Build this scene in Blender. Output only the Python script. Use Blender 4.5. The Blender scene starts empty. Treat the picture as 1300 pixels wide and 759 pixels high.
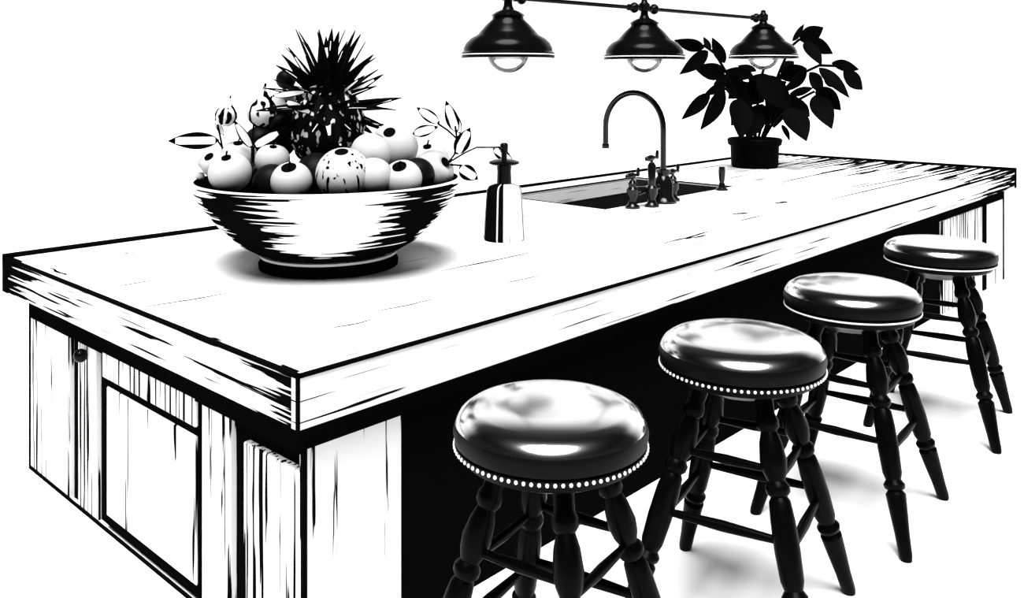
import bpy, bmesh, math, random
from mathutils import Vector, Matrix
random.seed(7)
S = bpy.context.scene
COL = S.collection
PI = math.pi

# ------------------------------------------------------------------ camera
W_PX, H_PX, F_PX, HOR = 1300.0, 759.0, 1137.0, 95.0     # lens and horizon measured from the vanishing points
CAM_Z, TOP_Z = 1.70, 0.90
cam_d = bpy.data.cameras.new('camera'); cam = bpy.data.objects.new('camera', cam_d); COL.objects.link(cam)
cam.location = (0, 0, CAM_Z); cam.rotation_euler = (PI/2, 0, 0)
cam_d.sensor_width = 36.0; cam_d.lens = F_PX/W_PX*36.0
cam_d.shift_y = -(H_PX/2-HOR)/W_PX
cam_d.clip_end = 2000
S.camera = cam
# ------------------------------------------------------------------ light
S.view_settings.view_transform = 'Standard'; S.view_settings.look = 'None'
S.view_settings.gamma = 1.0; S.view_settings.exposure = 0.0
S.view_settings.use_curve_mapping = False
wd = bpy.data.worlds.new('world'); S.world = wd; wd.use_nodes = True
nt = wd.node_tree; nt.nodes.clear()
wo = nt.nodes.new('ShaderNodeOutputWorld'); bg = nt.nodes.new('ShaderNodeBackground')
tc = nt.nodes.new('ShaderNodeTexCoord'); sx = nt.nodes.new('ShaderNodeSeparateXYZ')
mr = nt.nodes.new('ShaderNodeMapRange'); mr.interpolation_type = 'SMOOTHSTEP'
mr.inputs['From Min'].default_value = 0.35; mr.inputs['From Max'].default_value = 0.75
mr.inputs['To Min'].default_value = 0.01; mr.inputs['To Max'].default_value = 1.35
nt.links.new(tc.outputs['Generated'], sx.inputs[0]); nt.links.new(sx.outputs['Y'], mr.inputs['Value'])
mz = nt.nodes.new('ShaderNodeMapRange'); mz.interpolation_type = 'SMOOTHSTEP'      # bright band low in the distance
mz.inputs['From Min'].default_value = 0.42; mz.inputs['From Max'].default_value = 0.62
mz.inputs['To Min'].default_value = 1.0; mz.inputs['To Max'].default_value = 0.02
nt.links.new(sx.outputs['Z'], mz.inputs['Value'])
ml = nt.nodes.new('ShaderNodeMath'); ml.operation = 'MULTIPLY'; nt.links.new(mr.outputs[0], ml.inputs[0]); nt.links.new(mz.outputs[0], ml.inputs[1])
nt.links.new(ml.outputs[0], bg.inputs['Strength']); bg.inputs['Color'].default_value = (1, 1, 1, 1)
nt.links.new(bg.outputs[0], wo.inputs[0])
sun_d = bpy.data.lights.new('sun', 'SUN'); sun = bpy.data.objects.new('sun', sun_d); COL.objects.link(sun)
sun_d.energy = 9.0; sun_d.angle = math.radians(38)
SUN_DIR = Vector((-0.03, -0.38, 1.0)).normalized()       # towards the sun
sun.rotation_euler = SUN_DIR.to_track_quat('Z', 'Y').to_euler(); sun.location = SUN_DIR*20

# ------------------------------------------------------------------ helpers
def at(px, py, z):
    """point of the place seen at a pixel, at height z"""
    Y = (CAM_Z-z)*F_PX/(py-HOR)
    return Vector(((px-W_PX/2)*Y/F_PX, Y, z))
def atd(px, py, Y):
    return Vector(((px-W_PX/2)*Y/F_PX, Y, CAM_Z-(py-HOR)*Y/F_PX))

def mat(name, col, rough=0.5, ior=1.5, spec=0.5, metal=0.0, coat=0.0):
    m = bpy.data.materials.new(name); m.use_nodes = True
    b = m.node_tree.nodes['Principled BSDF']
    c = (col, col, col, 1) if not hasattr(col, '__len__') else (*col, 1)
    b.inputs['Base Color'].default_value = c; b.inputs['Roughness'].default_value = rough
    b.inputs['IOR'].default_value = ior; b.inputs['Specular IOR Level'].default_value = spec
    b.inputs['Metallic'].default_value = metal; b.inputs['Coat Weight'].default_value = coat
    return m

def streak_mat(name, stretch, thr, white=0.8, black=0.002, offs=(0, 0, 0), width=0.02, big=None, dens=None, rough=0.6, detail=3.0, polar=False, polar_cos=None):
    """pale surface with dark drawn grain or shading strokes: thresholded noise, stretched along the grain.
    dens=(axis, from, to, thr_from, thr_to): the strokes close up along an axis."""
    m = mat(name, white, rough, spec=0.0); t = m.node_tree; b = t.nodes['Principled BSDF']
    N = t.nodes.new; L = t.links.new
    co = N('ShaderNodeTexCoord'); src = co.outputs['Object']
    sp = N('ShaderNodeSeparateXYZ'); L(src, sp.inputs[0])
    if polar:
        a = N('ShaderNodeMath'); a.operation = 'ARCTAN2'; L(sp.outputs[1], a.inputs[0]); L(sp.outputs[0], a.inputs[1])
        cb = N('ShaderNodeCombineXYZ'); L(a.outputs[0], cb.inputs[0]); L(sp.outputs[2], cb.inputs[2]); src = cb.outputs[0]
    mp = N('ShaderNodeMapping'); mp.inputs['Scale'].default_value = stretch; mp.inputs['Location'].default_value = offs
    L(src, mp.inputs[0])
    nz = N('ShaderNodeTexNoise'); nz.inputs['Scale'].default_value = 1.0; nz.inputs['Detail'].default_value = detail
    nz.inputs['Roughness'].default_value = 0.45
    L(mp.outputs[0], nz.inputs['Vector'])
    val = nz.outputs['Fac']
    def madd(v, k, extra=None):
        n = N('ShaderNodeMath'); n.operation = 'ADD'; L(v, n.inputs[0])
        if extra is None: n.inputs[1].default_value = k
        else: L(extra, n.inputs[1])
        return n.outputs[0]
    if big:                                   # broad figure that gathers the grain into bands
        mp2 = N('ShaderNodeMapping'); mp2.inputs['Scale'].default_value = big[0]; L(src, mp2.inputs[0])
        n2 = N('ShaderNodeTexNoise'); n2.inputs['Scale'].default_value = 1.0; n2.inputs['Detail'].default_value = 1.0
        L(mp2.outputs[0], n2.inputs['Vector'])
        r2 = N('ShaderNodeMapRange'); r2.inputs['From Min'].default_value = .3; r2.inputs['From Max'].default_value = .7
        r2.inputs['To Min'].default_value = -big[1]; r2.inputs['To Max'].default_value = big[1]
        L(n2.outputs['Fac'], r2.inputs['Value']); val = madd(val, 0, r2.outputs[0])
    for d in (dens or []):
        r3 = N('ShaderNodeMapRange'); L(sp.outputs[d[0]], r3.inputs['Value'])
        for k, v in zip(('From Min', 'From Max', 'To Min', 'To Max'), d[1:5]): r3.inputs[k].default_value = v
        val = madd(val, 0, r3.outputs[0])
    if polar_cos:
        n_, amp, ph = polar_cos
        k1 = N('ShaderNodeMath'); k1.operation = 'MULTIPLY_ADD'; L(a.outputs[0], k1.inputs[0]); k1.inputs[1].default_value = n_; k1.inputs[2].default_value = ph
        k2 = N('ShaderNodeMath'); k2.operation = 'COSINE'; L(k1.outputs[0], k2.inputs[0])
        k3 = N('ShaderNodeMath'); k3.operation = 'MULTIPLY'; L(k2.outputs[0], k3.inputs[0]); k3.inputs[1].default_value = amp
        val = madd(val, 0, k3.outputs[0])
    r = N('ShaderNodeMapRange'); r.inputs['From Min'].default_value = thr; r.inputs['From Max'].default_value = thr+width
    r.inputs['To Min'].default_value = white; r.inputs['To Max'].default_value = black
    L(val, r.inputs['Value']); L(r.outputs[0], b.inputs['Base Color'])
    return m

M = {
 'floor': mat('floor_white', 0.9, 0.8, spec=0.1),
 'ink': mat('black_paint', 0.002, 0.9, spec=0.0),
 'ebony': mat('ebonised_wood', 0.001, 0.3, spec=0.025),
 'enamel': mat('black_enamel', 0.002, 0.2, spec=0.06),
 'leather': mat('polished_leather', 0.82, 0.14, metal=1.0),  # pale mirror metal that puts white glare on the black seat
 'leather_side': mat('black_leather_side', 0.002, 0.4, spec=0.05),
 'brass': mat('pale_stud', 0.85, 0.4),
 'white': mat('white_wood', 0.8, 0.6, spec=0.15),
 'leaf_dark': mat('dark_leaf', 0.001, 0.6, spec=0.01),
 'leaf_pale': mat('pale_leaf', 0.85, 0.6, spec=0.1),
 'fruit': mat('pale_fruit', 0.42, 0.6, spec=0.05),
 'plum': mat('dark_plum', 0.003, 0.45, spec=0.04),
 'metal': mat('dark_metal', 0.004, 0.15, spec=0.25),
 'basin': mat('dark_basin', 0.012, 0.5, spec=0.1),
 'clay': mat('black_pot', 0.001, 0.6, spec=0.01),
 'soil': mat('soil', 0.01, 0.9, spec=0.0),
}
M['panel'] = streak_mat('panel_grain', (42, 42, 1.7), .60, big=((3, 3, .8), .06))
M['panel_sparse'] = streak_mat('panel_grain_sparse', (26, 26, .9), .66, offs=(3, 1, 7), big=((2, 2, .8), .05))
M['panel_dense'] = streak_mat('panel_grain_dense', (55, 55, 1.4), .54, offs=(9, 4, 2))
M['top'] = streak_mat('worktop_grain', (1.1, 26, 1), .70, offs=(2, 5, 0), big=((.5, 2, 1), .03), dens=[(0, 4.9, 6.97, 0, .27)], detail=2)
M['edge_long'] = streak_mat('worktop_edge_grain', (1.5, 3, 75), .64, offs=(0, 3, 1.3), big=((1.0, 1, 5), .06), dens=[(0, 5.6, 6.97, 0, .28)], detail=2)
M['edge_end'] = streak_mat('worktop_end_grain', (3, 1.7, 80), .60, offs=(4, 1, 2), big=((1, 2.0, 5), .08), dens=[(1, 1.6, 2.27, 0, .22), (1, 0, .25, .2, 0)], detail=2)
M['bowl'] = streak_mat('bowl_figure', (1.6, 1, 90), .53, offs=(1, 0, 2), polar=True, polar_cos=(4, -.22, 0), detail=1, dens=[(2, .13, .07, 0, .5)])  # hatched shade painted as strokes: pale centre, dark flanks, black lower bowl
M['orange'] = streak_mat('mottled_rind', (60, 60, 9), .60, white=.45, offs=(1, 2, 3), detail=1, dens=[(2, .03, -.08, -.05, .12)])  # mottle, with underside shading drawn in towards the bottom
M['bottle'] = streak_mat('bottle_stripes', (5, 1, .25), .50, white=.7, polar=True, offs=(2.2, 0, 0), detail=1, rough=.4, polar_cos=(2, .14, math.radians(100)))
M['pine'] = streak_mat('pineapple_skin', (34, 34, 22), .59, white=.005, black=.7, detail=1)
g = bpy.data.materials.new('clear_glass'); g.use_nodes = True; gb = g.node_tree.nodes['Principled BSDF']
gb.inputs['Transmission Weight'].default_value = 1.0; gb.inputs['Roughness'].default_value = 0.0; gb.inputs['IOR'].default_value = 1.5
M['glass'] = g
lm = mat('lit_filament_glass', .9); lm.node_tree.nodes['Principled BSDF'].inputs['Emission Color'].default_value = (1, 1, 1, 1)
lm.node_tree.nodes['Principled BSDF'].inputs['Emission Strength'].default_value = 1.5; M['lit'] = lm

class MB:
    def __init__(s): s.v = []; s.f = []; s.mi = []
    def add(s, v, f, mi=0, mx=None):
        o = len(s.v)
        s.v += [tuple(mx @ Vector(p)) if mx else tuple(p) for p in v]
        s.f += [tuple(i+o for i in q) for q in f]; s.mi += [mi]*len(f)
        return s
    def box(s, a, b, mi=0, mx=None, bev=0.0):
        bm = bmesh.new(); bmesh.ops.create_cube(bm, size=1)
        for v in bm.verts:
            v.co = Vector([(a[i]+b[i])/2+v.co[i]*(b[i]-a[i]) for i in range(3)])
        if bev: bmesh.ops.bevel(bm, geom=bm.edges[:], offset=bev, segments=2, affect='EDGES')
        bm.verts.index_update()
        s.add([v.co for v in bm.verts], [[v.index for v in f.verts] for f in bm.faces], mi, mx); bm.free(); return s
    def lathe(s, prof, n=48, mi=0, mx=None):
        v = []; f = []; k = len(prof)
        for i in range(n):
            a = 2*PI*i/n
            v += [(r*math.cos(a), r*math.sin(a), z) for r, z in prof]
        for i in range(n):
            j = (i+1) % n
            for q in range(k-1): f.append((i*k+q, j*k+q, j*k+q+1, i*k+q+1))
        if prof[0][0] > 1e-6: f.append(tuple(i*k for i in reversed(range(n))))
        if prof[-1][0] > 1e-6: f.append(tuple(i*k+k-1 for i in range(n)))
        return s.add(v, f, mi, mx)
    def rod(s, p, q, prof, n=16, mi=0):
        """lathe a profile [(t,r)] along p->q, t from 0 to 1"""
        p = Vector(p); q = Vector(q); d = q-p; L = d.length
        mx = Matrix.Translation(p) @ d.to_track_quat('Z', 'Y').to_matrix().to_4x4()
        return s.lathe([(r, t*L) for t, r in prof], n, mi, mx)
    def tube(s, pts, r, n=12, mi=0):
        pts = [Vector(p) for p in pts]; rs = r if hasattr(r, '__len__') else [r]*len(pts)
        v = []; f = []; prev = None
        for i, p in enumerate(pts):
            t = (pts[min(i+1, len(pts)-1)]-pts[max(i-1, 0)]).normalized()
            if prev is None:
                a = t.orthogonal().normalized()
            else:
                a = (prev-t*prev.dot(t)).normalized()
            prev = a; b = t.cross(a)
            v += [p+(a*math.cos(2*PI*k/n)+b*math.sin(2*PI*k/n))*rs[i] for k in range(n)]
        for i in range(len(pts)-1):
            for k in range(n):
                l = (k+1) % n; f.append((i*n+k, i*n+l, (i+1)*n+l, (i+1)*n+k))
        f.append(tuple(reversed(range(n)))); f.append(tuple((len(pts)-1)*n+k for k in range(n)))
        return s.add(v, f, mi)
    def ball(s, c, r, n=24, mi=0, sq=(1, 1, 1)):
        prof = [(r*math.sin(PI*i/n)*1.0, -r*math.cos(PI*i/n)) for i in range(n+1)]
        prof[0] = (0, -r); prof[-1] = (0, r)
        mx = Matrix.Translation(Vector(c)) @ Matrix.Diagonal((*sq, 1))
        return s.lathe(prof, n*2 if n < 16 else 32, mi, mx)
    def build(s, name, m, parent=None, smooth=True, loc=None):
        me = bpy.data.meshes.new(name); me.from_pydata(s.v, [], s.f)
        bm = bmesh.new(); bm.from_mesh(me); bmesh.ops.remove_doubles(bm, verts=bm.verts, dist=1e-6)
        bmesh.ops.recalc_face_normals(bm, faces=bm.faces) if len(bm.faces) == len(s.f) and not getattr(s, 'open', 0) else None
        bm.to_mesh(me); bm.free()
        ms = m if isinstance(m, (list, tuple)) else [m]
        for x in ms: me.materials.append(M[x])
        if len(ms) > 1 and len(me.polygons) == len(s.mi): me.polygons.foreach_set('material_index', s.mi)
        if smooth:
            me.polygons.foreach_set('use_smooth', [True]*len(me.polygons))
            try: me.set_sharp_from_angle(angle=math.radians(40))
            except Exception: pass
        o = bpy.data.objects.new(name, me); COL.objects.link(o)
        if parent: o.parent = parent
        if loc: o.location = loc
        return o
def tag(o, label=None, cat=None, group=None, kind=None):
    for k, v in (('label', label), ('category', cat), ('group', group), ('kind', kind)):
        if v: o[k] = v
    return o
def thing(name, label, cat, loc=(0, 0, 0), rz=0.0, group=None):
    o = bpy.data.objects.new(name, None); COL.objects.link(o); o.location = loc; o.rotation_euler = (0, 0, rz)
    o.empty_display_size = .1
    return tag(o, label, cat, group)
def kids(o): return [c for c in bpy.data.objects if c.parent == o]
def copy_tree(o, parent=None):
    c = o.copy(); COL.objects.link(c); c.parent = parent
    for k in kids(o): copy_tree(k, c)
    return c

# ------------------------------------------------------------------ floor
tag(MB().box((-150, -60, -.05), (150, 900, 0)).build('floor', 'floor', smooth=False), kind='structure')

# ------------------------------------------------------------------ island
A = at(378, 478, TOP_Z); C = at(1290, 216, TOP_Z)
u = (C-A); LEN = u.length; u.normalize(); ang = math.atan2(u.y, u.x)
v_ = Vector((-u.y, u.x, 0)); WID = 2.27
def isl(s, v, z): return A*1.0 + u*s + v_*v + Vector((0, 0, z-TOP_Z))
ORG = (A.x, A.y, 0)
SLAB = .145; ZB = TOP_Z-SLAB
SK = (2.93, 4.40, 1.20, 2.02)       # sink opening: s0 s1 v0 v1
EB = .03                            # thickness of the edge boards
top = thing('island_worktop', 'long thick pale wooden worktop with dark grain lines, carrying the bowl, sink and potted plant', 'worktop', ORG, ang)
def slab_mb():
    m = MB(); X = [EB, SK[0], SK[1], LEN-EB]; Yv = [EB, SK[2], SK[3], WID-EB]
    V = [(x, y, z) for z in (ZB, TOP_Z) for x in X for y in Yv]; F = []
    ix = lambda i, j, k: k*16+i*4+j
    for i in range(3):
        for j in range(3):
            if i == 1 and j == 1: continue
            F.append((ix(i, j, 1), ix(i+1, j, 1), ix(i+1, j+1, 1), ix(i, j+1, 1)))
            F.append((ix(i, j, 0), ix(i, j+1, 0), ix(i+1, j+1, 0), ix(i+1, j, 0)))
    for (i, j, a, b) in ((1, 1, 2, 1), (2, 1, 2, 2), (2, 2, 1, 2), (1, 2, 1, 1)): F.append((ix(i, j, 0), ix(a, b, 0), ix(a, b, 1), ix(i, j, 1)))
    for i in range(3):
        F.append((ix(i, 0, 0), ix(i+1, 0, 0), ix(i+1, 0, 1), ix(i, 0, 1))); F.append((ix(i, 3, 0), ix(i, 3, 1), ix(i+1, 3, 1), ix(i+1, 3, 0)))
        F.append((ix(0, i, 0), ix(0, i, 1), ix(0, i+1, 1), ix(0, i+1, 0))); F.append((ix(3, i, 0), ix(3, i+1, 0), ix(3, i+1, 1), ix(3, i, 1)))
    return m.add(V, F)
slab_mb().build('top_boards', 'top', top, smooth=False)
MB().box((0, 0, ZB), (LEN, EB, TOP_Z)).build('long_edge_board', 'edge_long', top, smooth=False)
MB().box((0, WID-EB, ZB), (LEN, WID, TOP_Z)).build('long_edge_board', 'edge_long', top, smooth=False)
MB().box((0, EB, ZB), (EB, WID-EB, TOP_Z)).build('end_edge_board', 'edge_end', top, smooth=False)
MB().box((LEN-EB, EB, ZB), (LEN, WID-EB, TOP_Z)).build('end_edge_board', 'edge_end', top, smooth=False)
# dark inlaid bead round the arris
e = .004
b = MB()
b.box((-e, -e, TOP_Z-.006), (LEN+e, .010, TOP_Z+e)); b.box((-e, -e, TOP_Z-.006), (.012, WID+e, TOP_Z+e))
b.box((-e, WID-.034, TOP_Z-.02), (LEN+e, WID+.006, TOP_Z+.016)); b.box((LEN-.04, -e, TOP_Z-.02), (LEN+e, WID+e, TOP_Z+.02))
b.box((-e, -e, ZB), (.005, .005, TOP_Z)); b.box((LEN-.05, -e, ZB-.002), (LEN+e, .02, TOP_Z)); b.box((-e, WID-.06, ZB-.002), (.02, WID+e, TOP_Z))
b.build('edge_bead', 'ink', top, smooth=False)
# a few drawn grain cracks lying in the top
b = MB()
def crack(p0, p1, w, wob=.01):
    w *= 1.5; P0 = Vector(p0); P1 = Vector(p1); n = 14; d = (P1-P0); nn = Vector((-d.y, d.x)).normalized(); V = []; F = []
    for i in range(n+1):
        t = i/n; c = P0+d*t+nn*(math.sin(t*9)*wob*.4+random.uniform(-1, 1)*wob*.15); ww = w*math.sin(PI*min(1, max(.02, t)))**.6*random.uniform(.6, 1)
        V += [(c.x+nn.x*ww, c.y+nn.y*ww, TOP_Z+.0012), (c.x-nn.x*ww, c.y-nn.y*ww, TOP_Z+.0012)]
    for i in range(n): F.append((2*i, 2*i+1, 2*i+3, 2*i+2))
    MB().add(V, F).build('grain_crack', 'ink', top, smooth=False)
def tl(px, py):
    q = at(px, py, TOP_Z)-A; return (q.dot(u), q.dot(v_))
for (x0, y0, x1, y1, w) in ((172, 392, 310, 369, .004), (468, 398, 560, 378, .003), (418, 418, 478, 405, .003), (155, 322, 172, 322, .006), (63, 340, 85, 350, .006),
                            (840, 310, 905, 293, .007), (870, 304, 900, 298, .008), (700, 402, 770, 380, .002), (985, 258, 1000, 256, .02), (930, 272, 952, 270, .015),
                            (640, 360, 705, 345, .002), (780, 335, 930, 300, .002), (1035, 258, 1225, 213, .010), (990, 232, 1110, 206, .012), (1080, 240, 1180, 220, .010)):
    crack(tl(x0, y0), tl(x1, y1), w)

# cabinet body
cab = thing('kitchen_island_cabinet', 'pale boarded cabinet base under the worktop with open dark knee space on the stool side', 'cabinet', ORG, ang)
def tpx(px):                         # position across the end face seen at column px
    r = (px-650)/F_PX; q = A+u*.06
    return (q.x-r*q.y)/(r*v_.y-v_.x)
def spx(px):                         # position along the long face seen at column px
    r = (px-650)/F_PX; q = A+v_*.06
    return (r*q.y-q.x)/(u.x-r*u.y)
VB = tpx(38); SE = spx(1273)
KN = .10                             # depth of the nearly flush black face
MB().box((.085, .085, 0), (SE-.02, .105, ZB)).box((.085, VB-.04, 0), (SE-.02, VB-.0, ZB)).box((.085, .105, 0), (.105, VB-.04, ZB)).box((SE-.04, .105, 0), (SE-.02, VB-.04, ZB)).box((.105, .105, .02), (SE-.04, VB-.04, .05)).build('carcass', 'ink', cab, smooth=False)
def endboard(p0, p1, z0, z1, m, thick=.025, name='end_board'):
    a, c = tpx(p0), tpx(p1)
    return MB().box((.085-thick, min(a, c), z0), (.0845, max(a, c), z1), bev=.003).build(name, m, cab, smooth=False)
endboard(87, 38, 0.0, ZB-.05, 'panel')
endboard(121, 99, 0.0, ZB-.05, 'panel_dense')
endboard(292, 256, 0, ZB-.04, 'panel')
endboard(381.5, 309, 0, ZB-.15, 'panel_dense')  # stops short; the black above it stands for overhang shade
MB().box((.057, VB-.012, 0), (.0845, VB+.006, ZB)).build('dark_stile', 'ink', cab, smooth=False)
MB().box((.0525, .0525, 0), (.0655, .0655, ZB)).build('dark_stile', 'ink', cab, smooth=False)
MB().box((.056, .06, 0), (.0592, VB, .016)).build('plinth_line', 'ink', cab, smooth=False)
# door on the end face
dr = MB(); a, c = tpx(250), tpx(131)
f = .075
dr.box((.068, a, .02), (.0845, c, ZB-.02))
door = dr.build('door', 'ink', cab, smooth=False)
MB().box((.055, a+.004, ZB-.185), (.0675, c-.004, ZB-.09), bev=.003).build('top_rail', 'panel_dense', door, smooth=False)
MB().box((.060, a+.006, .06), (.0675, c-.03, ZB-.215), bev=.003).build('door_panel', 'panel_sparse', door, smooth=False)
kp = (0.058, (tpx(99)+tpx(121))/2, ZB-.135)
MB().ball((kp[0]-.02, kp[1], kp[2]), .026).rod(kp, (kp[0]-.02, kp[1], kp[2]), [(0, .012), (1, .012)]).build('knob', 'enamel', cab)
# stool side: near end panel, black face between, far end panel
MB().box((.06, .06, 0), (spx(510), .084, ZB-.004), bev=.003).build('side_panel', 'panel', cab, smooth=False)
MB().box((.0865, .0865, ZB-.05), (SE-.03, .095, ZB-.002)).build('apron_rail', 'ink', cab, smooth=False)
MB().box((.058, .058, ZB-.085), (SE, .0595, ZB-.001)).box((.056, .0595, ZB-.10), (.0592, VB, ZB-.001)).build('dark_frieze', 'ink', cab, smooth=False)  # black strips standing in for the shade under the overhang
MB().box((spx(1197), .066, 0), (spx(1248), .0845, ZB-.09), bev=.003).build('side_panel', 'panel_dense', cab, smooth=False)
MB().box((spx(1253), .06, 0), (SE, .084, ZB-.03), bev=.003).build('side_panel', 'panel', cab, smooth=False)
MB().box((spx(1249), .059, 0), (spx(1252.5), .084, ZB)).build('dark_stile', 'ink', cab, smooth=False)
MB().box((SE, .055, 0), (SE+.03, .09, ZB)).build('dark_stile', 'ink', cab, smooth=False)

# ------------------------------------------------------------------ sink
sk = thing('undermount_sink', 'dark rectangular sink basin let into the worktop beside the gooseneck tap', 'sink', ORG, ang)
m = MB(); s0, s1, v0, v1 = SK; g2 = .003; zb = TOP_Z-.24; t = .012
s0 += g2; s1 -= g2; v0 += g2; v1 -= g2; zt = TOP_Z-.01
m.box((s0, v0, zb-t), (s1, v1, zb)); m.box((s0, v0, zb), (s0+t, v1, zt)); m.box((s1-t, v0, zb), (s1, v1, zt))
m.box((s0+t, v0, zb), (s1-t, v0+t, zt)); m.box((s0+t, v1-t, zb), (s1-t, v1, zt))
m.build('basin', 'basin', sk, smooth=False)
MB().box((s0+t, v1-t-.004, TOP_Z-.10), (s1-t, v1-t-.0005, TOP_Z-.012)).build('back_ledge', 'edge_long', sk, smooth=False)
MB().lathe([(0, zb+.001), (.05, zb+.001), (.055, zb+.006), (.03, zb+.003), (.0, zb+.003)], mx=Matrix.Translation(((s0+s1)/2, (v0+v1)/2, 0))).build('drain', 'metal', sk)
rm = MB(); w_ = .012
rm.box((SK[0]-w_, SK[2]-w_, TOP_Z), (SK[1]+w_, SK[2]+.002, TOP_Z+.003)); rm.box((SK[0]-w_, SK[3]-.002, TOP_Z), (SK[1]+w_, SK[3]+w_+.02, TOP_Z+.003))
rm.box((SK[0]-w_, SK[2], TOP_Z), (SK[0]+.002, SK[3], TOP_Z+.003)); rm.box((SK[1]-.002, SK[2], TOP_Z), (SK[1]+w_+.02, SK[3], TOP_Z+.003))
rm.build('rim', 'ink', sk, smooth=False)

# ------------------------------------------------------------------ tap
fp = isl(3.40, 1.10, TOP_Z)
tap = thing('bridge_faucet', 'tall dark gooseneck tap with lever valves standing at the sink rim', 'faucet', fp, ang)
R = .225; zs = .46
pts = [(0, 0, .02), (0, 0, .2), (0, 0, zs)]+[(0, R-R*math.cos(PI*i/20), zs+R*math.sin(PI*i/20)) for i in range(1, 21)]+[(0, 2*R, zs-.05), (0, 2*R, zs-.12)]
MB().tube(pts, .019, 16).build('spout', 'metal', tap)
MB().rod((0, 2*R, zs-.115), (0, 2*R, zs-.145), [(0, .024), (.5, .026), (1, .024)]).build('aerator', 'metal', tap)
MB().lathe([(.085, 0), (.085, .015), (.07, .03), (.06, .05), (.062, .12), (.05, .15), (.035, .17), (.04, .19), (.03, .21), (.0, .21)]).build('spout_base', 'metal', tap)
MB().lathe([(.034, .185), (.046, .19), (.046, .205), (.034, .21)]).build('collar', 'metal', tap)
MB().rod((-.33, 0, .10), (.12, 0, .10), [(0, .02), (.1, .028), (.3, .02), (.5, .028), (.7, .02), (1, .03)]).build('bridge_pipe', 'metal', tap)
for (sx_, sy_, h_) in ((-.33, 0, .17), (-.20, -.05, .27), (.11, .0, .16)):
    vp = MB().lathe([(.045, 0), (.045, .012), (.028, .025), (.022, .05), (.036, .08), (.036, .115), (.022, .13), (.026, h_-.02), (.014, h_), (0, h_)],
                    mx=Matrix.Translation((sx_, sy_, 0))).build('valve', 'metal', tap)
    hb = MB(); z = h_-.004
    hb.rod((sx_, sy_, z-.02), (sx_, sy_, z+.03), [(0, .01), (1, .008)])
    hb.rod((sx_-.07, sy_, z+.028), (sx_+.06, sy_, z+.032), [(0, .0), (.1, .014), (.5, .021), (.8, .008), (1, .012)])
    hb.rod((sx_+.055, sy_, z+.02), (sx_+.06, sy_, z+.075), [(0, .008), (.6, .012), (1, .007)])
    hb.build('lever', 'metal', vp)
sp_ = isl(4.18, 1.135, TOP_Z)
side = thing('side_sprayer', 'small dark upright sprayer standing by the right end of the sink', 'sprayer', sp_, 0)
MB().lathe([(.042, 0), (.042, .01), (.026, .02), (.02, .05), (0, .05)]).build('base', 'metal', side)
MB().lathe([(.015, .045), (.02, .08), (.024, .13), (.02, .165), (0, .165)]).build('spray_head', 'metal', side)

# ------------------------------------------------------------------ soap bottle
bp = at(640, 304, TOP_Z)
bot = thing('soap_bottle', 'dark and pale striped pump bottle with a wide black collar standing between bowl and sink', 'bottle', bp, math.atan2(-bp.y, -bp.x))
k = .98
MB().lathe([(0, 0), (.094, 0), (.1, .01), (.098, .03), (.088, .2), (.084, .245), (.074, .262), (.05, .27), (.035, .272), (0, .272)]).build('body', 'bottle', bot)
MB().lathe([(0, .27), (.036, .27), (.034, .33), (.037, .368), (0, .368)]).build('neck', 'enamel', bot)
MB().lathe([(0, .36), (.06, .362), (.075, .370), (.074, .38), (.05, .388), (.02, .392), (0, .392)]).build('collar', 'enamel', bot)
MB().lathe([(.014, .39), (.013, .42), (.019, .43), (.020, .462), (.012, .470), (0, .470)]).rod((0, 0, .45), (.045, -.02, .445), [(0, .008), (1, .006)]).build('pump_head', 'enamel', bot)

# ------------------------------------------------------------------ bowl
BX, BY = (418-650)*3.79/F_PX, 3.79
bowl = thing('fruit_bowl', 'large wide footed wooden bowl with dark horizontal streaks, heaped with fruit', 'bowl', (BX, BY, TOP_Z), math.atan2(-BY, -BX))
RB = .563
out = [(.0, .03), (.25, .03), (.275, .0), (.288, .0), (.29, .02), (.275, .045), (.268, .062), (.31, .075), (.37, .11), (.43, .165), (.485, .225), (.53, .29), (.552, .335), (RB, .362)]
inn = [(RB-.006, .368), (RB-.02, .366), (.515, .30), (.46, .225), (.39, .15), (.3, .1), (.15, .085), (0, .08)]
m = MB()
m.lathe(out+[(RB, .362)], 96, 0)
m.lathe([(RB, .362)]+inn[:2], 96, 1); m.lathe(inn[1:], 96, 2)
m.open = 1
me = MB(); me.open = 1
# one closed surface with three materials
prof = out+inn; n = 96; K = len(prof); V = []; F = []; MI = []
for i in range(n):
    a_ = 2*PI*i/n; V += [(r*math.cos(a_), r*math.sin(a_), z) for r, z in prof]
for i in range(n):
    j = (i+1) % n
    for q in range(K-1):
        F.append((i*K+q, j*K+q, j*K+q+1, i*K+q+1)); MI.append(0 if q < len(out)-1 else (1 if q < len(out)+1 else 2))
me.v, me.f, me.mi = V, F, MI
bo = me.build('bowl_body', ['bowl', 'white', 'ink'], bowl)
MB().lathe([(.272, .044), (.283, .047), (.283, .056), (.27, .06)], 64).build('foot_ring_line', 'white', bowl)

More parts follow.
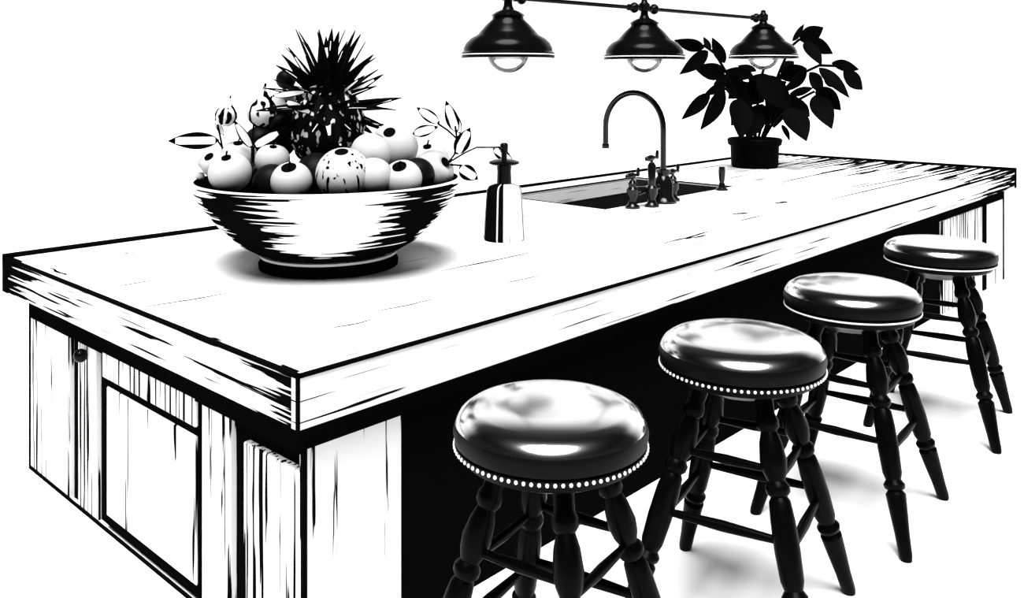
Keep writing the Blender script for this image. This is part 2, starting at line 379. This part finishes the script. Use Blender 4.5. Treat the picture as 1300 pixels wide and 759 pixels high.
# ------------------------------------------------------------------ fruit
def orient(d):
    return Vector(d).normalized().to_track_quat('Z', 'Y').to_euler()
def apple_mb(r, dim=.28):
    n = 28; prof = []
    for i in range(n+1):
        t = PI*i/n; rr = r*math.sin(t); z = -r*math.cos(t)*.95
        if t > PI*.72: z -= dim*r*((t-PI*.72)/(PI*.28))**2*1.1
        if t < PI*.2: z += .12*r*((PI*.2-t)/(PI*.2))**2
        prof.append((max(rr, 0), z))
    prof[0] = (0, prof[0][1]); prof[-1] = (0, prof[-1][1])
    return MB().lathe(prof, 36)
PILE = [(atd(415, 150, 3.86), .14), (atd(415, 185, 3.86), .13)]      # room taken by the pineapple
def fruit(kind, px, py, rp, Y, label, face=(0, -.6, 1), m='fruit', group=None, stem=True, pit=.34):
    r = rp*Y/F_PX; c = atd(px, py, Y); PILE.append((c, r))
    if kind == 'plum': m = 'plum'
    cat = {'apple': 'apple', 'orange': 'orange', 'plum': 'plum', 'fig': 'fig', 'peach': 'peach', 'grape': 'grape'}[kind]
    o = thing(kind, label, cat, c, 0, group); o.rotation_euler = orient(face)
    if kind == 'apple':
        apple_mb(r).build('flesh', m, o)
        MB().lathe([(0, .62*r), (pit*r*.55, .66*r), (pit*r, .80*r), (pit*r*1.02, .84*r), (pit*r*.8, .80*r), (0, .66*r)]).build('stem_hollow', 'ink', o)
        if stem: MB().tube([(0, 0, .6*r), (.02*r, 0, .9*r), (.12*r, 0, 1.15*r)], .045*r, 8).build('stem', 'ink', o)
    elif kind in ('orange', 'peach'):
        MB().ball((0, 0, 0), r, 28, sq=(1, 1, .95)).build('rind', m, o)
        MB().lathe([(0, .955*r), (.1*r, .95*r), (.24*r, .915*r), (.25*r, .925*r), (.1*r, .965*r), (0, .965*r)]).build('navel', 'ink', o)
    elif kind in ('plum', 'grape'):
        MB().ball((0, 0, 0), r, 20).build('skin', m, o)
    elif kind == 'fig':
        prof = [(0, -r), (.45*r, -.9*r), (.85*r, -.5*r), (1.0*r, 0), (.9*r, .4*r), (.6*r, .8*r), (.28*r, 1.15*r), (.12*r, 1.5*r), (.1*r, 1.65*r), (0, 1.66*r)]
        MB().lathe(prof, 24).build('skin', m, o)
        MB().tube([(0, 0, 1.55*r), (.05*r, 0, 1.9*r)], .08*r, 8).build('stem', 'ink', o)
    return o
M['fig'] = streak_mat('fig_skin', (30, 30, 4), .50, white=.6, detail=1, offs=(1, 4, 0))
fruit('apple', 292, 219, 27, 3.50, 'pale apple at the left front of the bowl with a small dark hollow', (-.1, -.45, 1), pit=.22)
fruit('apple', 370, 230, 26, 3.48, 'round pale apple with a big dark hollow, left of the mottled orange', (-.05, -.55, 1), pit=.36)
fruit('orange', 436, 221, 35, 3.48, 'large mottled orange in the front middle of the bowl', (.0, -.45, 1), m='orange')
fruit('peach', 474, 224, 25, 3.50, 'plain pale peach between the mottled orange and the dark hollowed apple', (0, .4, 1))
fruit('apple', 511, 227, 25, 3.53, 'pale apple with a dark hollow at the right front of the bowl', (-.15, -.65, 1), pit=.36)
fruit('apple', 551, 216, 26, 3.80, 'pale apple at the right rim of the bowl below the leafy sprig', (.8, -.5, .6), pit=.25, stem=False)
fruit('apple', 346, 203, 22, 3.68, 'small pale apple second from the left, under the pineapple', (.1, -.2, 1), pit=.2)
fruit('peach', 471, 194, 26, 3.62, 'pale peach resting above the mottled orange beside the pineapple', (.5, .2, 1))
fruit('orange', 500, 186, 31, 3.80, 'largest smooth pale orange, topmost at the right of the pineapple', (-.1, -.75, .7))
fruit('apple', 545, 205, 26, 4.0, 'pale apple behind the right rim, with a thin upright stem', (-.1, -.35, 1), pit=.2)
fruit('apple', 303, 199, 23, 3.72, 'pale apple behind the left front apple', (.05, -.3, 1), pit=.25)
fruit('apple', 272, 208, 17, 3.66, 'little pale apple near the left rim with a dark hollow', (-.3, -.7, .8), pit=.35, stem=False)
fruit('grape', 258, 207, 7, 3.72, 'pale round grape perched at the left rim, upper of two')
fruit('grape', 254, 224, 6, 3.74, 'pale round grape at the left rim, lower of two')
fruit('orange', 374, 140, 29, 4.07, 'large pale round orange left behind the pineapple crown', (0, .4, 1))
fruit('fig', 333, 143, 20, 3.82, 'dark streaked fig with an upright stem, left of the pineapple', (.12, -.1, 1), m='fig')
fruit('plum', 363, 101, 12.5, 3.96, 'dark little plum topmost in the heap, left of the crown')
fruit('plum', 356, 160, 19, 3.84, 'dark plum below the large orange at the left of the pineapple')
fruit('fig', 287, 147, 14, 3.70, 'pointed pale and dark bud shaped fig standing up at the left', (.25, -.1, 1), m='fig')
MBs = [(320, 222, 24, 3.62), (345, 232, 24, 3.60), (402, 222, 28, 3.62), (455, 230, 22, 3.62), (492, 216, 24, 3.66), (330, 180, 20, 3.80), (375, 190, 26, 3.74), (530, 222, 22, 3.70), (285, 215, 18, 3.70),
       (410, 250, 40, 3.85), (340, 245, 38, 3.90), (490, 245, 38, 3.90), (450, 210, 36, 4.0), (540, 225, 28, 3.95), (300, 228, 30, 3.95), (352, 178, 24, 3.98), (500, 210, 30, 4.05)]
for q in MBs:  # filler plums added within the heap to blacken its gaps
    r = q[2]*q[3]/F_PX; c = atd(q[0], q[1], q[3])
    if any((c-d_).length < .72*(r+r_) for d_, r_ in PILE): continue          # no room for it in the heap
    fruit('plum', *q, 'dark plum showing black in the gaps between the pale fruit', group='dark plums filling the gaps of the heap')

# pineapple
pp = atd(415, 160, 3.86); pine = thing('pineapple', 'dark pineapple with a spiky crown standing in the middle of the fruit bowl', 'pineapple', pp, 0)
m = MB(); rx, rz_ = .155, .20; V = []; F = []; nu, nv = 56, 40
for j in range(nv+1):
    t = PI*j/nv
    for i in range(nu):
        a_ = 2*PI*i/nu
        bump = 1+.07*abs(math.sin(a_*7+j*.55))*abs(math.sin(a_*7-j*.55))
        V.append((rx*math.sin(t)*math.cos(a_)*bump, rx*math.sin(t)*math.sin(a_)*bump, rz_*math.cos(t)*-1))
for j in range(nv):
    for i in range(nu):
        k2 = (i+1) % nu; F.append((j*nu+i, j*nu+k2, (j+1)*nu+k2, (j+1)*nu+i))
m.add(V, F); m.build('body', 'pine', pine)
def blade(m, base, direc, L, w, curl, mi_edge=0, mi_mid=1, mid=.34, tw=0.0, thick=.003, up=Vector((0, 0, 1)), shape=None, n=10):
    """a leaf blade with real thickness and a keel; the middle stripe may be paler"""
    base = Vector(base); d = Vector(direc).normalized()
    side_ = d.cross(up); side_ = side_.normalized() if side_.length > 1e-3 else Vector((1, 0, 0))
    if tw: side_ = Matrix.Rotation(tw, 3, d) @ side_
    nrm = side_.cross(d).normalized()
    V = []; F = []; MI = []
    for i in range(n+1):
        t = i/n; ww = w*.5*(shape(t) if shape else max(.03, (1-t)**.75*min(1, .6+t*2)))
        c = base+d*(L*t)+nrm*(-curl*L*t*t)
        for fx, lift in ((-1, .18), (-mid, .04), (0, 0), (mid, .04), (1, .18)):
            V.append(c+side_*(ww*fx)+nrm*(ww*lift))
        for fx, lift in ((1, .18), (0, 0), (-1, .18)):
            V.append(c+side_*(ww*fx*.97)+nrm*(ww*lift-thick))
    for i in range(n):
        o = i*8; p = o+8
        for q in range(4):
            F.append((o+q, o+q+1, p+q+1, p+q)); MI.append(mi_mid if q in (1, 2) and 0 < i < n-2 else mi_edge)
        F += [(o+4, o+5, p+5, p+4), (o+5, o+6, p+6, p+5), (o+6, o+7, p+7, p+6), (o+7, o, p, p+7)]; MI += [mi_edge]*4
    F.append(tuple(range(8))); MI.append(mi_edge)
    off = len(m.v); m.v += [tuple(q) for q in V]; m.f += [tuple(i+off for i in q) for q in F]; m.mi += MI
m = MB(); m.open = 1
for ring, (cnt, el, L, w, z0) in enumerate(((7, 82, .27, .085, .15), (11, 66, .28, .085, .14), (14, 48, .27, .085, .13), (15, 28, .24, .08, .11), (17, 6, .21, .075, .08), (18, -20, .17, .07, .04), (18, -42, .13, .06, -.01))):
    for i in range(cnt):
        a_ = 2*PI*(i+.5*(ring % 2))/cnt+random.uniform(-.12, .12); e_ = math.radians(el+random.uniform(-7, 7))
        d = Vector((math.cos(a_)*math.cos(e_), math.sin(a_)*math.cos(e_), math.sin(e_)))
        r0 = rx*.25 if el > 10 else rx*(.55+.15*(5-min(5, abs(ring-6)))/5)
        blade(m, (d.x*r0, d.y*r0, z0*.95), d, L*random.uniform(.85, 1.1), w, random.uniform(-.05, .2), mid=.45 if random.random() < .4 else .1, tw=random.uniform(-.9, .9))
m.build('crown', ['leaf_dark', 'leaf_pale'], pine)

# loose leaves and sprigs, pale with a dark margin
def leafshape(t): return max(0.03, math.sin(PI*t**.8))**.85
def mid_margin(m, p0, p1, w, Y0, Y1, tw=0.0, curl=.08, dark=0, mid=.72):
    a0 = atd(*p0, Y0); a1 = atd(*p1, Y1); d = a1-a0
    blade(m, a0, d, d.length, w*Y0/F_PX, curl, mi_edge=0, mi_mid=dark and 0 or 1, mid=mid, tw=tw, up=Vector((0, -1, 0)), shape=leafshape, n=14, thick=.002)
def sprig(label, leaves, stems, group=None):
    base = stems[0][0]; o = atd(*base[:2], base[2])
    t_ = thing('leafy_sprig', label, 'sprig', o, 0, group)
    for (p0, p1, w, Y) in leaves:
        m = MB(); m.open = 1; mid_margin(m, p0, p1, w, Y, Y+random.uniform(-.04, .04), curl=random.uniform(.02, .1))
        m.v = [tuple(Vector(q)-o) for q in m.v]; m.build('leaf', ['leaf_dark', 'leaf_pale'], t_)
    m = MB()
    for st in stems:
        m.tube([atd(x, y, Y)-o for x, y, Y in st], .0042, 8)
    m.build('stem', 'leaf_dark', t_)
sprig('outlined leafy sprig rising over the right rim of the bowl', [((558, 156), (528, 136), 15, 3.75), ((524, 170), (556, 161), 15, 3.75), ((580, 168), (566, 128), 17, 3.8), ((579, 196), (597, 162), 20, 3.78), ((584, 170), (575, 140), 12, 3.82),
       ((626, 188), (652, 206), 15, 4.62), ((583, 212), (607, 228), 20, 3.62)],
      [[(568, 208, 3.75), (577, 196, 3.77), (580, 176, 3.79), (578, 160, 3.8)], [(570, 206, 3.75), (590, 194, 4.0), (605, 187, 4.3), (628, 187, 4.6), (642, 186, 4.62)], [(556, 157, 3.75), (568, 165, 3.78), (580, 176, 3.79)],
       [(572, 209, 3.75), (586, 210, 3.65)]])
sprig('outlined sprig of curved leaves hanging over the left rim of the bowl', [((278, 178), (213, 179), 22, 3.7), ((320, 188), (297, 153), 13, 3.66), ((284, 172), (272, 150), 8, 3.7)],
      [[(284, 198, 3.68), (281, 180, 3.7), (276, 158, 3.7)], [(284, 190, 3.69), (276, 178, 3.7)], [(320, 206, 3.66), (320, 188, 3.66), (322, 158, 3.72)]])
sprig('pair of arched pale leaves standing left of the pineapple', [((322, 186), (357, 166), 16, 3.7), ((345, 122), (392, 116), 9, 3.78), ((362, 128), (398, 145), 12, 3.7)], [[(322, 206, 3.68), (322, 186, 3.7)], [(345, 122, 3.78), (340, 135, 3.8)]])

# ------------------------------------------------------------------ potted plant
ptp = at(958, 212, TOP_Z); PY = ptp.y
plant = thing('potted_plant', 'leafy houseplant with dark broad leaves in a black pot beyond the sink', 'plant', ptp, 0)
kx = PY/F_PX
pot = MB().lathe([(0, 0), (27*kx, 0), (29*kx, .02), (30*kx, 27*kx), (33*kx, 29*kx), (34*kx, 35*kx), (32*kx, 37*kx), (29*kx, 36*kx), (28*kx, 30*kx), (0, 29*kx)], 48).build('pot', 'clay', plant)
MB().lathe([(0, 29.3*kx), (27*kx, 30*kx), (20*kx, 33*kx), (0, 34*kx)]).build('soil', 'soil', plant)
LV = [((894, 61), (857, 52), 17, -.1), ((899, 65), (866, 93), 18, -.3), ((920, 80), (904, 48), 15, 0), ((902, 64), (893, 46), 8, .1), ((920, 94), (883, 86), 22, -.2), ((956, 96), (918, 90), 17, .1),
      ((901, 119), (868, 150), 17, -.3), ((920, 114), (893, 163), 22, -.35), ((922, 106), (894, 121), 12, -.1), ((939, 126), (942, 173), 31, -.45), ((962, 98), (1006, 138), 36, -.1), ((970, 103), (940, 128), 16, .2),
      ((922, 98), (946, 124), 28, .1), ((1024, 87), (988, 100), 26, .15), ((1024, 89), (999, 116), 16, -.1), ((1015, 51), (1046, 35), 22, .0), ((1006, 52), (1023, 30), 9, .2), ((1024, 50), (1057, 68), 19, -.1),
      ((1022, 53), (1043, 80), 18, -.3), ((1056, 80), (1092, 88), 15, .1), ((1040, 86), (1079, 122), 19, -.2), ((1071, 90), (1097, 115), 20, .2), ((1028, 92), (1046, 118), 18, .2), ((1036, 112), (1068, 139), 25, -.1),
      ((1034, 121), (1056, 161), 27, -.3), ((1001, 137), (1024, 176), 31, -.35), ((1003, 119), (1034, 112), 12, .1), ((1001, 130), (1026, 136), 17, -.1), ((993, 158), (1003, 177), 8, -.2),
      ((968, 132), (958, 165), 28, .0), ((990, 134), (984, 164), 22, .2), ((940, 108), (972, 130), 30, .2), ((975, 110), (995, 145), 34, .25), ((935, 96), (905, 108), 16, .2), ((990, 92), (1010, 76), 15, .3), ((950, 100), (990, 108), 22, .3)]
LV += [((950, 120), (930, 160), 28, .0), ((965, 140), (950, 175), 24, -.1), ((975, 118), (1000, 104), 18, .1), ((948, 104), (925, 126), 22, .05), ((985, 120), (975, 158), 24, .1), ((1000, 120), (1022, 150), 18, .25), ((1046, 98), (1064, 110), 14, .1), ((960, 90), (935, 82), 10, .3), ((1008, 128), (1030, 150), 16, .3)]
for (p0, p1, w, dy) in LV:
    m = MB(); m.open = 1
    a0 = atd(*p0, PY+dy*.4)-ptp; a1 = atd(*p1, PY+dy*1.3)-ptp; d = a1-a0
    blade(m, a0, d, d.length, w*kx, .06, mi_edge=0, mi_mid=0, mid=.3, tw=random.uniform(-.35, .35), up=Vector((0, -1, 0)), shape=leafshape, n=14, thick=.004)
    m.build('leaf', 'leaf_dark', plant)
for st in ([(955, 178, 0), (940, 130, -.1), (922, 92, -.1), (908, 68, -.1), (893, 57, -.1)], [(962, 178, 0), (975, 130, 0), (990, 90, .1), (1003, 60, .1), (1015, 50, 0)], [(966, 178, 0), (985, 125, 0), (1012, 96, 0), (1040, 83, 0), (1072, 84, .1)],
           [(950, 178, 0), (943, 150, -.1), (938, 126, -.15), (920, 112, -.15), (902, 119, -.1)], [(958, 178, 0), (962, 130, 0), (966, 100, 0), (970, 86, 0)], [(968, 178, 0), (985, 150, 0), (1003, 132, -.1), (1034, 116, -.1)],
           [(960, 178, 0), (957, 150, .1), (948, 118, .1)], [(970, 178, 0), (976, 158, -.1), (990, 134, 0)]):
    MB().tube([atd(x, y, PY+dy*.5)-ptp for x, y, dy in st], .012, 8).build('stem', 'leaf_dark', plant)

# ------------------------------------------------------------------ light fixture
LP = [Vector(((645-650)*4.8/F_PX, 4.8, 0)), Vector(((818-650)*5.6/F_PX, 5.6, 0)), Vector(((969-650)*6.6/F_PX, 6.6, 0))]
fx = thing('island_light_fixture', 'black three shade bar light with clear round bulbs hanging above the island', 'light fixture', LP[1])
ZR = 2.115; ZS = [1.795, 1.80, 1.825]
for p, zs_, r_ in zip(LP, ZS, (.25, .252, .25)):
    q = p-LP[1]; T = Matrix.Translation((q.x, q.y, zs_)); H = ZR-zs_
    out_ = [(r_, -.004), (r_, .022), (r_*.955, .032), (r_*.95, .05), (r_*.9, .075), (r_*.80, .10), (r_*.66, .118), (r_*.60, .135), (r_*.48, .17), (r_*.34, .202), (r_*.33, .216), (r_*.37, .222), (r_*.27, .24), (r_*.16, .252)]
    inn_ = [(r_*.12, .24), (r_*.3, .19), (r_*.55, .12), (r_*.85, .06), (r_*.93, .01), (r_*.96, -.004)]
    sh = MB().lathe(out_+inn_+[out_[0]], 64, mx=T); so = sh.build('lamp_shade', 'enamel', fx)
    MB().lathe([(r_+.001, .011), (r_+.0025, .0135), (r_+.001, .016)], 64, mx=T).build('rim_line', 'brass', so)
    MB().lathe([(r_*.22, .238), (r_*.13, .255), (.024, .275), (.022, H-.02), (.034, H-.015), (.036, H+.025), (.02, H+.04), (.016, H+.06), (0, H+.065)], 24, mx=T).build('socket', 'enamel', fx)
    MB().ball((q.x, q.y, zs_+.028), r_*.46, 28).build('bulb', 'glass', so)
    MB().ball((q.x, q.y, zs_+.028), r_*.24, 16).build('bulb_core', 'lit', so)
    MB().lathe([(0, .14), (.03, .14), (.03, .20), (0, .2)], 16, mx=T).build('bulb_cap', 'enamel', so)
d = (LP[2]-LP[1]).normalized()
def bar(p, q, nm='bar'):
    L = (q-p).length; b0 = MB()
    b0.rod(p, q, [(0, .012), (1, .012)])
    for t_ in (.10/L, 1-.10/L):
        b0.rod(p+(q-p)*(t_-.03/L), p+(q-p)*(t_+.03/L), [(0, .012), (.3, .03), (.5, .034), (.7, .03), (1, .012)])
        b0.rod(p+(q-p)*(t_-.06/L), p+(q-p)*(t_-.035/L), [(0, .013), (.2, .02), (.8, .02), (1, .013)])
    return b0.build(nm, 'enamel', fx)
zz = Vector((0, 0, ZR))
bar(LP[0]-LP[1]+zz, zz); bar(zz, LP[2]-LP[1]+zz)
for q in (LP[0]-LP[1], Vector((0, 0, 0))):
    MB().rod(q+Vector((0, 0, ZR+.03)), q+Vector((0, 0, 2.95)), [(0, .013), (1, .013)]).build('hanging_rod', 'enamel', fx)
    MB().lathe([(.0, 2.99), (.07, 2.99), (.07, 2.97), (.03, 2.94), (0, 2.94)], 32, mx=Matrix.Translation(q)).build('ceiling_rose', 'enamel', fx)

# ------------------------------------------------------------------ stools
SH = .86; SR = .258
def make_stool():
    st = thing('bar_stool', 'x', 'stool', (0, 0, 0), 0, 'round black bar stools along the island')
    z = SH
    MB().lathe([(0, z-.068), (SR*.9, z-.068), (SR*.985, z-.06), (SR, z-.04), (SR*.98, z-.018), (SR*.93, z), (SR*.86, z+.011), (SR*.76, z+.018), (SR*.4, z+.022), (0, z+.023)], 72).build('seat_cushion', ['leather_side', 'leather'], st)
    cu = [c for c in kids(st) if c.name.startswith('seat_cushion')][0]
    for p in cu.data.polygons: p.material_index = 1 if p.center.z > z-.012 else 0     # crown made pale metal to carry the white glare
    # welt and studs
    MB().lathe([(SR*.95, z-.082), (SR*.985, z-.080), (SR*.985, z-.068), (SR*.95, z-.066)], 72).build('seat_band', 'leather_side', st)
    m = MB(); n = 84
    for i in range(n):
        a_ = 2*PI*i/n; m.ball((SR*.985*math.cos(a_), SR*.985*math.sin(a_), z-.074), .0048, 6)
    m.build('nailhead_trim', 'brass', st)
    MB().lathe([(0, z-.15), (SR*.45, z-.148), (SR*.62, z-.125), (SR*.82, z-.11), (SR*.9, z-.1), (SR*.93, z-.081), (0, z-.081)], 64).build('seat_base', 'ebony', st)
    dirs = [math.radians(a) for a in (-80, 13, 102, 192)]
    tops = [Vector((.135*math.cos(a), .135*math.sin(a), z-.115)) for a in dirs]; feet = [Vector((.40*math.cos(a), .40*math.sin(a), 0)) for a in dirs]
    lp = [(0, .016), (.02, .019), (.10, .021), (.2, .026), (.27, .029), (.285, .021), (.295, .029), (.31, .031), (.33, .022), (.36, .028), (.46, .031), (.56, .030), (.62, .026), (.635, .02), (.65, .029), (.67, .03), (.69, .021), (.72, .029), (.76, .033), (.82, .028), (.86, .02), (.875, .028), (.9, .028), (.92, .022), (1, .024)]
    for a_, b_ in zip(tops, feet): MB().rod(b_, a_, [(t, r*1.2) for t, r in lp], 20).build('leg', 'ebony', st)
    for lev, r in ((.33, .0125), (.51, .011)):
        for i in range(4):
            j = (i+1) % 4; dz = .03 if i % 2 else 0
            f0 = feet[i].lerp(tops[i], (lev+dz)/(z-.115)); f1 = feet[j].lerp(tops[j], (lev+dz)/(z-.115))
            MB().rod(f0, f1, [(0, r*.8), (.15, r), (.5, r*1.35), (.85, r), (1, r*.8)], 14).build('stretcher', 'ebony', st)
    return st
st0 = make_stool()
spots = [(699, 2.23, .94, 'nearest black bar stool, leftmost of the four, legs cut by the bottom edge', 0), (941, 2.83, 1.0, 'second black bar stool from the front, with a stud trimmed round seat', 3),
         (1081, 3.53, 1.0, 'third black bar stool from the front, standing between the second and the farthest', -4), (1193, 4.42, 1.0, 'farthest black bar stool, near the far end panel of the island', 0)]
for i, (px, Y, k_, lb, rz) in enumerate(spots):
    o = st0 if i == 0 else copy_tree(st0)
    o.location = ((px-650)*Y/F_PX, Y, 0); o.rotation_euler = (0, 0, math.radians(rz)); o.scale = (k_, k_, 1); o['label'] = lb

# the two far stools are trimmed with a plain pale piping instead of studs
pipe = MB().lathe([(SR*.97, SH-.078), (SR*.992, SH-.0765), (SR*.995, SH-.074), (SR*.992, SH-.0715), (SR*.97, SH-.070)], 72).build('piping', 'brass')
pm = pipe.data; bpy.data.objects.remove(pipe)
for o in [o for o in bpy.data.objects if o.name.startswith('bar_stool') and o.location.y > 3.2]:
    for c in kids(o):
        if c.name.startswith('nailhead_trim'): c.data = pm; c.name = 'piping'
